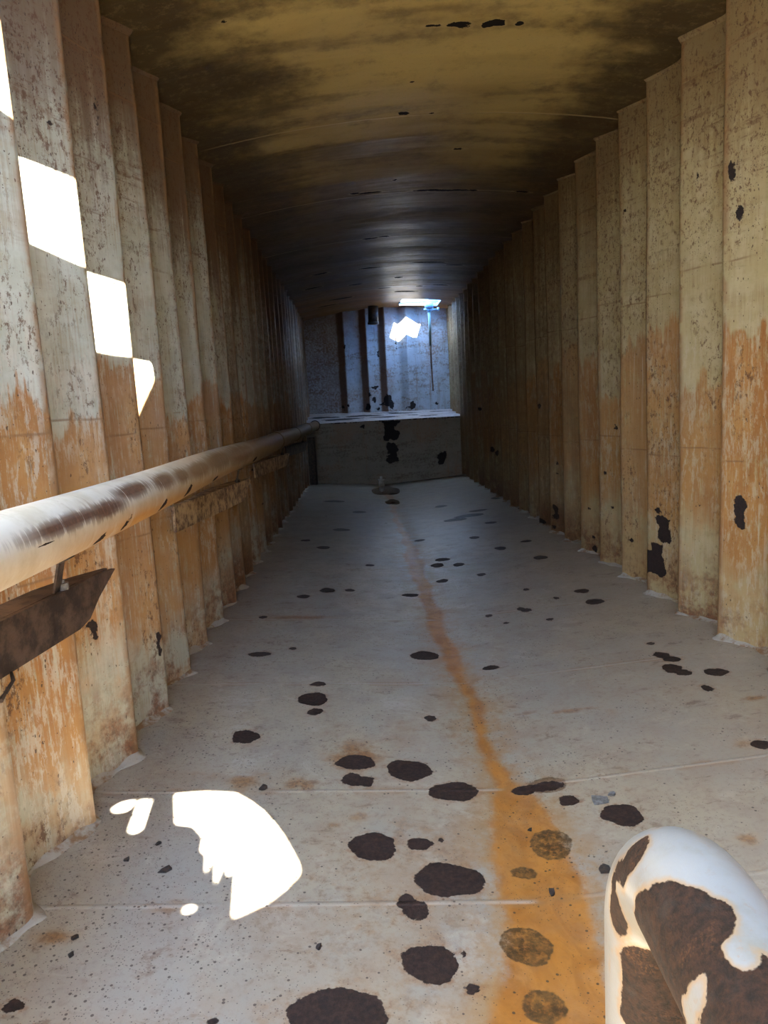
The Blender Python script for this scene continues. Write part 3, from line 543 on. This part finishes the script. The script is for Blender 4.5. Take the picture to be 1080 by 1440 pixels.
def rounded(poly, r_=.02, k=3):
    out = []
    for i in range(len(poly)):
        p0, p, p1 = Vector(poly[i - 1]), Vector(poly[i]), Vector(poly[(i + 1) % len(poly)])
        a = (p0 - p); b = (p1 - p); q = min(r_, a.length * .45, b.length * .45)
        A = p + a.normalized() * q; B = p + b.normalized() * q
        for j in range(k + 1):
            t = j / k; out.append(tuple((1 - t) ** 2 * A + 2 * t * (1 - t) * p + t * t * B))
    return out
HOLES = [
    # opening added over the near end, along the left wall, for nearer skylight
    rounded([(-.94, -1.40), (.06, -1.40), (-.10, -.74), (-.30, .08), (-.62, .86), (-.94, .86)], .03),
    # unseen slot cut to throw the three patches of sun on the left wall
    rounded([(-.70, 1.40), (-.633, 1.543), (-.54, 1.715), (-.445, 1.915), (-.385, 2.02), (-.352, 1.95), (-.352, 1.64), (-.40, 1.53), (-.45, 1.43), (-.548, 1.295), (-.62, 1.20)], .018),
    # unseen openings cut to the outline of the sun fan on the floor
    rounded([(.365, -.345), (.414, -.530), (.470, -.545), (.512, -.600), (.520, -.672), (.540, -.690), (.556, -.785), (.567, -.700), (.592, -.832), (.602, -.735), (.622, -.800), (.634, -.76), (.660, -.962), (.705, -.935), (.746, -.906),
             (.786, -.855), (.817, -.800), (.812, -.760), (.793, -.712), (.752, -.612), (.715, -.540), (.671, -.468), (.620, -.405), (.564, -.352), (.46, -.335)], .012),
    rounded([(.258, -.372), (.300, -.372), (.320, -.555), (.300, -.575), (.278, -.555)], .014),
    rounded([(.185, -.42), (.205, -.385), (.245, -.372), (.252, -.395), (.245, -.445), (.205, -.455)], .014),
    [(.543 + .016 * math.cos(q * .52), -.915 + .018 * math.sin(q * .52)) for q in range(12)],
]
outer = [(-1.05, -1.5), (1.9, -1.5), (1.9, 3.12), (-1.05, 3.12)]
def plate(name, outer, holes, z0, z1, mat):
    loops = [[Vector((p[0], p[1], 0)) for p in lp] for lp in [outer] + holes]
    pts = [p for lp in loops for p in lp]; tri = tessellate_polygon(loops); n_ = len(pts)
    V = [(p.x, p.y, z0) for p in pts] + [(p.x, p.y, z1) for p in pts]
    Fc = [tuple(t) for t in tri] + [tuple(q + n_ for q in t) for t in tri]
    b = 0
    for lp in loops:
        m = len(lp)
        for i in range(m): Fc.append((b + i, b + (i + 1) % m, n_ + b + (i + 1) % m, n_ + b + i))
        b += m
    bm = bmesh.new(); vs = [bm.verts.new(v) for v in V]
    for f in Fc:
        if len(set(f)) > 2:
            try: bm.faces.new([vs[i] for i in f])
            except ValueError: pass
    return link_bm(name, bm, mat, kind='structure')
plate('ceiling_deck', outer, HOLES, 1.66, 1.672, M_ROOF)
plate('ceiling_hatch_rim', [(-1.05, -4.3), (1.9, -4.3), (1.9, -1.45), (-1.05, -1.45)], [[(-.75, -3.95), (1.55, -3.95), (1.55, -1.95), (-.75, -1.95)]], 1.665, 1.68, M_ROOF)
bm = bmesh.new(); box(bm, -1.05, 1.9, 3.08, 3.12, 1.665, 1.95)
link_bm('trim_3', bm, M_ROOF, kind='structure')
bm = bmesh.new(); box(bm, -1.05, 1.9, -4.25, -4.2, -1.3, 1.75)
link_bm('wall_rear', bm, M_ROOF, kind='structure')
# trunk of the far hatch, sky blue put into its paint
def trunk(off_):
    xs_ = np.linspace(HX0 - off_, HX1 + off_, 12)
    return [(x, HY0 - off_) for x in xs_] + [(x, HY1 + off_) for x in xs_[::-1]]
inn, out_ = trunk(0.0), trunk(.012); m = len(inn)
V = [(x, y, float(zc(x)) - .006) for x, y in inn] + [(x, y, HT) for x, y in inn] + [(x, y, float(zc(x)) - .006) for x, y in out_] + [(x, y, HT) for x, y in out_]
Fc = []
for i in range(m):
    j = (i + 1) % m
    Fc += [(i, j, m + j, m + i), (2 * m + j, 2 * m + i, 3 * m + i, 3 * m + j), (j, i, 2 * m + i, 2 * m + j), (m + i, m + j, 3 * m + j, 3 * m + i)]
link('trim_4', V, Fc, M_SKYTINT, smooth=False, kind='structure')

# far end: ledge bulkhead and corrugated back wall -------------------
def fgrid(name, fn, us, vs, mat, spots, flip=False, wob=.25):
    U, W = np.meshgrid(us, vs); V = np.stack(fn(U, W), -1).reshape(-1, 3)
    return link(name, V, grid_faces(len(vs), len(us), flip).tolist(), mat, kind='structure', attrs={'bare': sdf(U, W, spots, wob)})
xs = np.arange(-1.0, 1.83, .03)
fgrid('wall_far', lambda U, W: (U, 12.2 + 0 * U, W), xs, np.arange(-1.32, -.19, .03), M_FAR, FW)
LS = [(-.3, 12.55, .35, .12), (.1, 12.9, .30, .12), (.45, 12.6, .25, .08), (.8, 13.05, .35, .07), (1.2, 12.5, .16, .06), (-.6, 12.9, .25, .12), (.95, 12.7, .12, .05), (1.45, 13.1, .2, .05), (.55, 13.2, .25, .06)]
fgrid('trim_5', lambda U, W: (U, W, -.208 + (W - 12.17) * (.112 - .012 * U)), xs, np.linspace(12.17, 13.6, 42), M_LEDGE, LS)
bm = bmesh.new(); box(bm, -1.0, 1.8, 12.165, 12.198, -.228, -.2085)
link_bm('trim_6', bm, M_FAR, kind='structure')
BC = [-.170, .235, .57, .957]                       # crests of the end sheets
def back_off(x):
    o_ = np.full_like(x, .10)
    for c_ in BC:
        t = x - c_
        o_ = np.where((t > -.13) & (t <= 0), np.minimum(o_, .10 * (-t) / .13), o_)
        o_ = np.where((t > 0) & (t < .22), np.minimum(o_, .10 * t / .22), o_)
    return o_
bx = np.unique(np.concatenate([np.arange(-1.08, 1.92, .028), BC]))
o = fgrid('wall_back', lambda U, W: (U, 13.36 + back_off(U), W), bx, np.arange(-.25, 1.80, .03), M_BACK, BW)
webm = np.zeros_like(bx)
for c_ in BC[:3]: webm = np.maximum(webm, np.clip(1.5 - np.abs(bx - c_ + .07) / .06, 0, 1))
at = o.data.attributes.new('web', 'FLOAT', 'POINT'); at.data.foreach_set('value', np.tile(webm, len(np.arange(-.25, 1.80, .03))).astype(np.float32))

# ------------------------------------------------------------------ long pipe along the left wall
PX, PZ, PR = -.725, -.238, .074
t = empty('wall_pipe', (PX, 5.0, PZ), 'long round pipe running along the left corrugated wall, white paint worn to brown rust', 'pipe')
def pipe_attrs(V):
    V = np.array([tuple(v) for v in V]); ang = np.degrees(np.arctan2(V[:, 2] - PZ, V[:, 0] - PX)); y = V[:, 1]      # 0 = towards the tunnel, 90 = up
    marks = [(1.83, -42, .03, 14), (2.02, -36, .022, 20), (2.42, -36, .03, 20), (2.78, -30, .035, 22), (1.48, 2, .05, 3), (3.35, -40, .05, 12), (4.6, -35, .06, 14)]
    b = np.full(len(y), -.05)
    for (yy, aa, ry, ra) in marks:
        q = np.sqrt(((y - yy - (ang - aa) * .0012) / ry) ** 2 + ((ang - aa) / ra) ** 2); b = np.maximum(b, (1 - q) * ry * .6)
    under = np.clip((8 - ang) / 40, 0, 1) * np.clip((y - 1.2) / .9, .25, 1)
    br = np.zeros(len(y))
    for (yy, aa, ry, ra) in [(1.62, 18, .22, 13), (1.86, 16, .14, 16), (2.12, 34, .16, 18), (2.45, 30, .13, 22), (2.70, 26, .10, 22), (3.0, 25, .22, 26), (3.45, 30, .35, 34), (4.1, 25, .5, 40), (5.0, 25, .6, 60), (6.2, 20, 1.0, 90), (8.5, 20, 2.0, 120), (11, 20, 2., 120)]:
        q = np.sqrt(((y - yy) / ry) ** 2 + ((ang - aa) / ra) ** 2); br = np.maximum(br, np.clip(1.65 - q, 0, 1))
    return {'bare': b, 'under': under, 'brown': br}
def pipe_part(name, y0, y1, rad, step=.03):
    n_ = max(2, int((y1 - y0) / step)); path = []; rr = []
    for i in range(n_ + 1):
        y = y0 + (y1 - y0) * i / n_
        path.append((PX + .004 * math.sin(y * 1.3), y, PZ + .004 * math.sin(y * 2.1))); rr.append(rad if not callable(rad) else rad(i / n_))
    V, Fc = tube_mesh(path, rr, 48)
    V2 = [Vector(v) - Vector((PX, 5.0, PZ)) for v in V]
    return link(name, V2, Fc, M_PIPE, t, attrs=pipe_attrs(V))
pipe_part('pipe_body', -.6, 12.19, PR)
for yc in (6.35, 8.3, 10.2):
    pipe_part('coupling_sleeve', yc - .10, yc + .10, lambda q: PR + (.002 if q in (0, 1) else .007 * min(1, min(q, 1 - q) * 12)), .02)
bm = bmesh.new(); cyl(bm, (PX, 12.16, PZ), (PX, 12.195, PZ), .088, seg=32)
o = link_bm('end_flange', bm, M_DARK, t); o.data.transform(Matrix.Translation((-PX, -5.0, -PZ)))

# brackets ----------------------------------------------------------
def bracket(tip_y, mat, label, first):
    """angle bar welded to the sheet crests, angled off the wall, with its end cut to a point"""
    ty = tip_y; tip = Vector((-.682, ty, -.392)); dirv = Vector((-.127, -1, 0)).normalized(); Ln = 1.27
    e = empty('pipe_bracket', tuple(tip + dirv * Ln * .6), label, 'pipe bracket', 'angle bar brackets under the long wall pipe')
    base = e.location.copy()
    side = Vector((-1, .127, 0)).normalized()
    # vertical leg with bent lower edge and pointed end
    prof = [(0, 0), (.10, -.050), (.155, -.095), (.21, -.108), (.6, -.112), (1.0, -.110), (Ln, -.112)]
    top = [(0, .0), (.10, .006), (.155, .006), (.21, .004), (.6, .006), (1.0, .004), (Ln, .006)]
    V = []; Fc = []
    for thick in (0, .012):
        for (s_, z_) in top: V.append(tip + dirv * s_ + side * thick + Vector((0, 0, z_)))
        for (s_, z_) in prof: V.append(tip + dirv * s_ + side * thick + Vector((0, 0, z_ - (.006 if s_ == 0 else 0) + .004 * math.sin(s_ * 31 + ty))))
    m = len(top)
    for k in range(m - 1):
        Fc += [(k, k + 1, m + k + 1, m + k), (2 * m + k + 1, 2 * m + k, 3 * m + k, 3 * m + k + 1), (k, 2 * m + k, 2 * m + k + 1, k + 1), (m + k + 1, 3 * m + k + 1, 3 * m + k, m + k)]
    Fc += [(0, m, 3 * m, 2 * m), (m - 1, 3 * m - 1, 4 * m - 1, 2 * m - 1)]
    link('angle_bar', [v - base for v in V], Fc, mat, e, smooth=False)
    # top flange reaching back to the wall
    V = []; Fc = []
    for z_ in (.006, -.006):
        for s_, wd in ((.02, .010), (.12, .05), (.25, .075), (.6, .075), (1.0, .025), (Ln, .004)):
            V.append(tip + dirv * s_ + side * .012 + Vector((0, 0, z_))); V.append(tip + dirv * s_ + side * (.012 + wd) + Vector((0, 0, z_)))
    for k in range(5):
        a = 2 * k; Fc += [(a, a + 2, a + 3, a + 1), (12 + a, 13 + a, 15 + a, 14 + a), (a, 12 + a, 14 + a, a + 2), (a + 1, a + 3, 15 + a, 13 + a)]
    Fc += [(0, 1, 13, 12), (10, 22, 23, 11)]
    link('top_flange', [v - base for v in V], Fc, mat, e, smooth=False)
    # clamp: bent strap hooked on the pipe with a bolt
    cpos = tip + dirv * .27
    bm = bmesh.new()
    pts = []
    for k in range(9):
        a = math.radians(-78 + k * 6)
        pts.append(Vector((PX + (PR + .006) * math.cos(a), cpos.y + .01 * k / 9, PZ + (PR + .006) * math.sin(a))))
    pts = [Vector((tip.x - .045, cpos.y, tip.z + .004))] + pts[0:4]
    for k in range(len(pts) - 1):
        a, b = pts[k], pts[k + 1]; w_ = Vector((0, .018, 0)); nn = (b - a).cross(w_).normalized() * .005
        vs = [bm.verts.new(p) for p in (a - w_, a + w_, b + w_, b - w_, a - w_ + nn, a + w_ + nn, b + w_ + nn, b - w_ + nn)]
        for f in ((0, 1, 2, 3), (7, 6, 5, 4), (0, 4, 5, 1), (2, 6, 7, 3), (1, 5, 6, 2), (0, 3, 7, 4)): bm.faces.new([vs[i] for i in f])
    o = link_bm('clamp_strap', bm, M_DARK, e); o.data.transform(Matrix.Translation(-base))
    bm = bmesh.new(); q = cpos + Vector((-.012, .03, .006))
    cyl(bm, q - Vector((0, 0, .012)), q + Vector((0, 0, .022)), .008, seg=12); cyl(bm, q + Vector((0, 0, -.002)), q + Vector((0, 0, .014)), .017, seg=6)
    o = link_bm('clamp_bolt', bm, M_CHIPG if first else M_DARK, e); o.data.transform(Matrix.Translation(-base))
    if first:
        bm = bmesh.new(); a = tip + dirv * .50 + Vector((.004, 0, -.105)); pts = [a, a + Vector((.012, -.02, -.010)), a + Vector((.012, -.055, -.022)), a + Vector((.010, -.075, -.03))]
        for k in range(3): cyl(bm, pts[k], pts[k + 1], .0035, .0045 if k < 2 else .006, 8)
        o = link_bm('hanging_wire', bm, M_DARK, e); o.data.transform(Matrix.Translation(-base))
    return e
bracket(1.95, M_RUSTBAR, 'nearest pipe bracket, dark rusted angle bar with a pointed end at the left frame edge', True)
bracket(4.50, M_TANBAR, 'second pipe bracket along the wall, tan scabbed angle bar with pointed end', False)
bracket(7.05, M_TANBAR, 'third pipe bracket along the left wall, short tan bar deeper in the tunnel', False)
bracket(9.60, M_RUSTBAR, 'farthest pipe bracket, dim bar close to the end bulkhead', False)

# flat stiffener standing at the left of the bulkhead -----------------
bm = bmesh.new()
q = [(-.858, 12.0), (-.755, 12.0), (-.735, 12.02), (-.735, 12.195), (-.858, 12.195)]
lo = [bm.verts.new((a, b, -1.24)) for a, b in q]; hi = [bm.verts.new((a, b, -.42)) for a, b in q]
bm.faces.new(lo[::-1]); bm.faces.new(hi)
for i in range(5): bm.faces.new((lo[i], lo[(i + 1) % 5], hi[(i + 1) % 5], hi[i]))
tag(link_bm('steel_post', bm, M_DARK), 'dark rusted steel post in the left corner beside the end bulkhead', 'post')

# ------------------------------------------------------------------ bent pipe in the foreground
BR = .0425
BE = Vector((BENDP[0])); BD = Vector((BENDP[1])).normalized()        # corner of the rail, direction of the rail towards the camera
def fillet(pts, rb, step=.006):
    out = [pts[0]]
    for i in range(1, len(pts) - 1):
        a = (pts[i - 1] - pts[i]).normalized(); b = (pts[i + 1] - pts[i]).normalized()
        ang = a.angle(b); tl = rb / math.tan(ang / 2); bis = (a + b).normalized(); cen = pts[i] + bis * (rb / math.sin(ang / 2))
        p0 = pts[i] + a * tl - cen; p1 = pts[i] + b * tl - cen; tot = p0.angle(p1); ax = p0.cross(p1).normalized()
        for k in range(15): out.append(cen + Matrix.Rotation(tot * k / 14, 3, ax) @ p0)
    out.append(pts[-1]); res = []
    for p, q in zip(out[:-1], out[1:]):
        m = max(1, int((q - p).length / step))
        for k in range(m): res.append(p + (q - p) * k / m)
    return res + [out[-1]]
nearp = BE + BD * .42
path = fillet([Vector((BE.x, BE.y, -1.30)), BE, nearp, Vector((nearp.x, nearp.y, -1.30))], .068)
V, Fc = tube_mesh(path, BR, 72)
VA = np.array([tuple(v) for v in V])
def bend_bare(VA):
    b = np.full(len(VA), -.05)
    for (x, y, z, r1, r2) in BEND_MARKS:
        q = np.sqrt(((VA[:, 0] - x) / r1) ** 2 + ((VA[:, 1] - y) / r1) ** 2 + ((VA[:, 2] - z) / abs(r2)) ** 2); b = np.maximum(b, (1 - q) * r1) if r2 > 0 else np.minimum(b, (q - 1) * r1)
    return b
bo = link('bent_pipe', V, Fc, M_BEND, attrs={'bare': bend_bare(VA)})
tag(bo, 'thick bent white pipe with big patches of brown rust in the near right corner', 'pipe')

# ------------------------------------------------------------------ fittings at the far end
t = empty('hanging_rod', (1.335, 12.9, 1.70), 'thin rod hanging from the ceiling by the far hatch, pale turquoise above and rusty below', 'rod')
def sub_bm(name, fn, mat, loc, smooth=True):
    bm = bmesh.new(); fn(bm); o = link_bm(name, bm, mat, t, smooth); o.data.transform(Matrix.Translation(-Vector(loc))); return o
LC = (1.335, 12.9, 1.70)
sub_bm('upper_tube', lambda bm: cyl(bm, (1.335, 12.9, 1.72), (1.332, 12.9, 1.02), .026, .022, 16), M_TEAL, LC)
sub_bm('lower_rod', lambda bm: (cyl(bm, (1.332, 12.9, 1.04), (1.335, 12.9, .62), .016, seg=12), cyl(bm, (1.335, 12.9, .62), (1.345, 12.9, .24), .016, .014, 12)), M_RUSTROD, LC)
sub_bm('ceiling_flange', lambda bm: (cyl(bm, (1.335, 12.9, 1.655), (1.335, 12.9, 1.75), .075, seg=20), cyl(bm, (1.335, 12.9, 1.60), (1.335, 12.9, 1.655), .042, seg=16)), M_SKYTINT, LC)
sub_bm('cross_bar', lambda bm: box(bm, HX0 - .03, HX1 + .03, 12.885, 12.915, 1.752, 1.78), M_SKYTINT, LC, False)
sub_bm('valve_handle', lambda bm: (cyl(bm, (1.24, 12.88, 1.635), (1.50, 12.88, 1.625), .016, seg=10), cyl(bm, (1.49, 12.88, 1.60), (1.49, 12.88, 1.66), .022, seg=10)), M_SKYTINT, LC)
t = empty('ceiling_stub', (.365, 12.9, 1.73), 'short dark pipe stub hanging from the ceiling before the back wall', 'pipe stub')
LC = (.365, 12.9, 1.73)
sub_bm('stub_tube', lambda bm: cyl(bm, (.365, 12.9, 1.74), (.355, 12.9, 1.44), .088, seg=28), M_DARK, LC)
sub_bm('rim_ring', lambda bm: cyl(bm, (.355, 12.9, 1.435), (.355, 12.9, 1.475), .097, seg=28), M_DARK, LC)
t = empty('drain_fitting', (.32, 11.95, -1.28), 'small wet shiny drain fitting at the foot of the end bulkhead', 'drain')
LC = (.32, 11.95, -1.28)
sub_bm('drain_body', lambda bm: cyl(bm, (.32, 11.95, -1.285), (.32, 11.95, -1.19), .055, .045, 18), M_CHROME, LC)
sub_bm('drain_cap', lambda bm: (cyl(bm, (.32, 11.95, -1.19), (.32, 11.95, -1.165), .062, seg=6), cyl(bm, (.32, 11.95, -1.165), (.32, 11.95, -1.12), .022, seg=12)), M_CHROME, LC)
# puddles
def puddle(cx, cy_, rx, ry, label):
    V = [(0, 0, .004)]; n_ = 40
    for rr, zz in ((.9, .004), (1.0, -.003)):
        for k in range(n_):
            a = 2 * math.pi * k / n_; q = rr * (1 + .10 * math.sin(3 * a + cx * 9) + .06 * math.sin(5 * a))
            px, py = cx + rx * q * math.cos(a), cy_ + ry * q * math.sin(a)
            V.append((px - cx, py - cy_, zz + float(fz(px)) - float(fz(cx))))
    V[0] = (0, 0, .0045)
    Fc = [(0, 1 + k, 1 + (k + 1) % n_) for k in range(n_)] + [(1 + k, 1 + n_ + k, 1 + n_ + (k + 1) % n_, 1 + (k + 1) % n_) for k in range(n_)]
    o = link('water_puddle', V, Fc, M_WATER); o.location = (cx, cy_, float(fz(cx)) + .002)
    tag(o, label, 'puddle')
puddle(.36, 11.2, .22, .62, 'brown water puddle around the drain fitting at the far bulkhead')
puddle(.40, 9.80, .10, .30, 'smaller round brown puddle in front of the drain puddle, on the rust stream')

# ------------------------------------------------------------------ loose flakes on the floor
CH_LABEL = ['dark grey square paint flake lying inside the fan of holes in sunlight\'s left side', 'tiny black flake on the grey floor close to the left wall foot', 'black angular rust flake beside the bent white pipe',
            'pale grey oval flake on the floor left of a round rust spot', 'dark upright chip lying in the orange rust stream', 'small black chip on the floor below the sunlit fan',
            'tiny dark crumb beside the rust stream just left of the greenish spot', 'thin grey sliver touching the pale grey oval flake', 'small black crumb on the seam just right of the sunlit fan',
            'small dark crumb between sunlit fan and left wall', 'dark crumb in the speckled corner by the left wall', 'black crumb lowest at the left wall foot']
CH_LABEL[0] = 'dark grey square paint flake on the floor left of the sunlit fan'
CH_LABEL[8] = 'small black crumb above the sunlit fan, by the rusty seam stain'
for i, (cx, cy_, rx, ry) in enumerate(CH):
    n_ = 7 if i else 5; V = []
    for zz in (.0005, .004 + .002 * (i % 3)):
        for k in range(n_):
            a = 2 * math.pi * k / n_ + i; q = 1 + .25 * math.sin(k * 2.4 + i * 1.9)
            V.append((rx * q * math.cos(a), ry * q * math.sin(a), zz + (.003 * math.cos(a) if zz > .001 else 0)))
    Fc = [tuple(range(n_ - 1, -1, -1)), tuple(range(n_, 2 * n_))] + [(k, (k + 1) % n_, n_ + (k + 1) % n_, n_ + k) for k in range(n_)]
    o = link('rust_flake' if i not in (0, 3, 7) else 'paint_flake', V, Fc, M_CHIPG if i in (3, 7) else M_CHIPK, smooth=False)
    o.location = (cx, cy_, float(fz(cx)) + .0005)
    tag(o, CH_LABEL[i], 'flake', 'loose flakes on the floor')
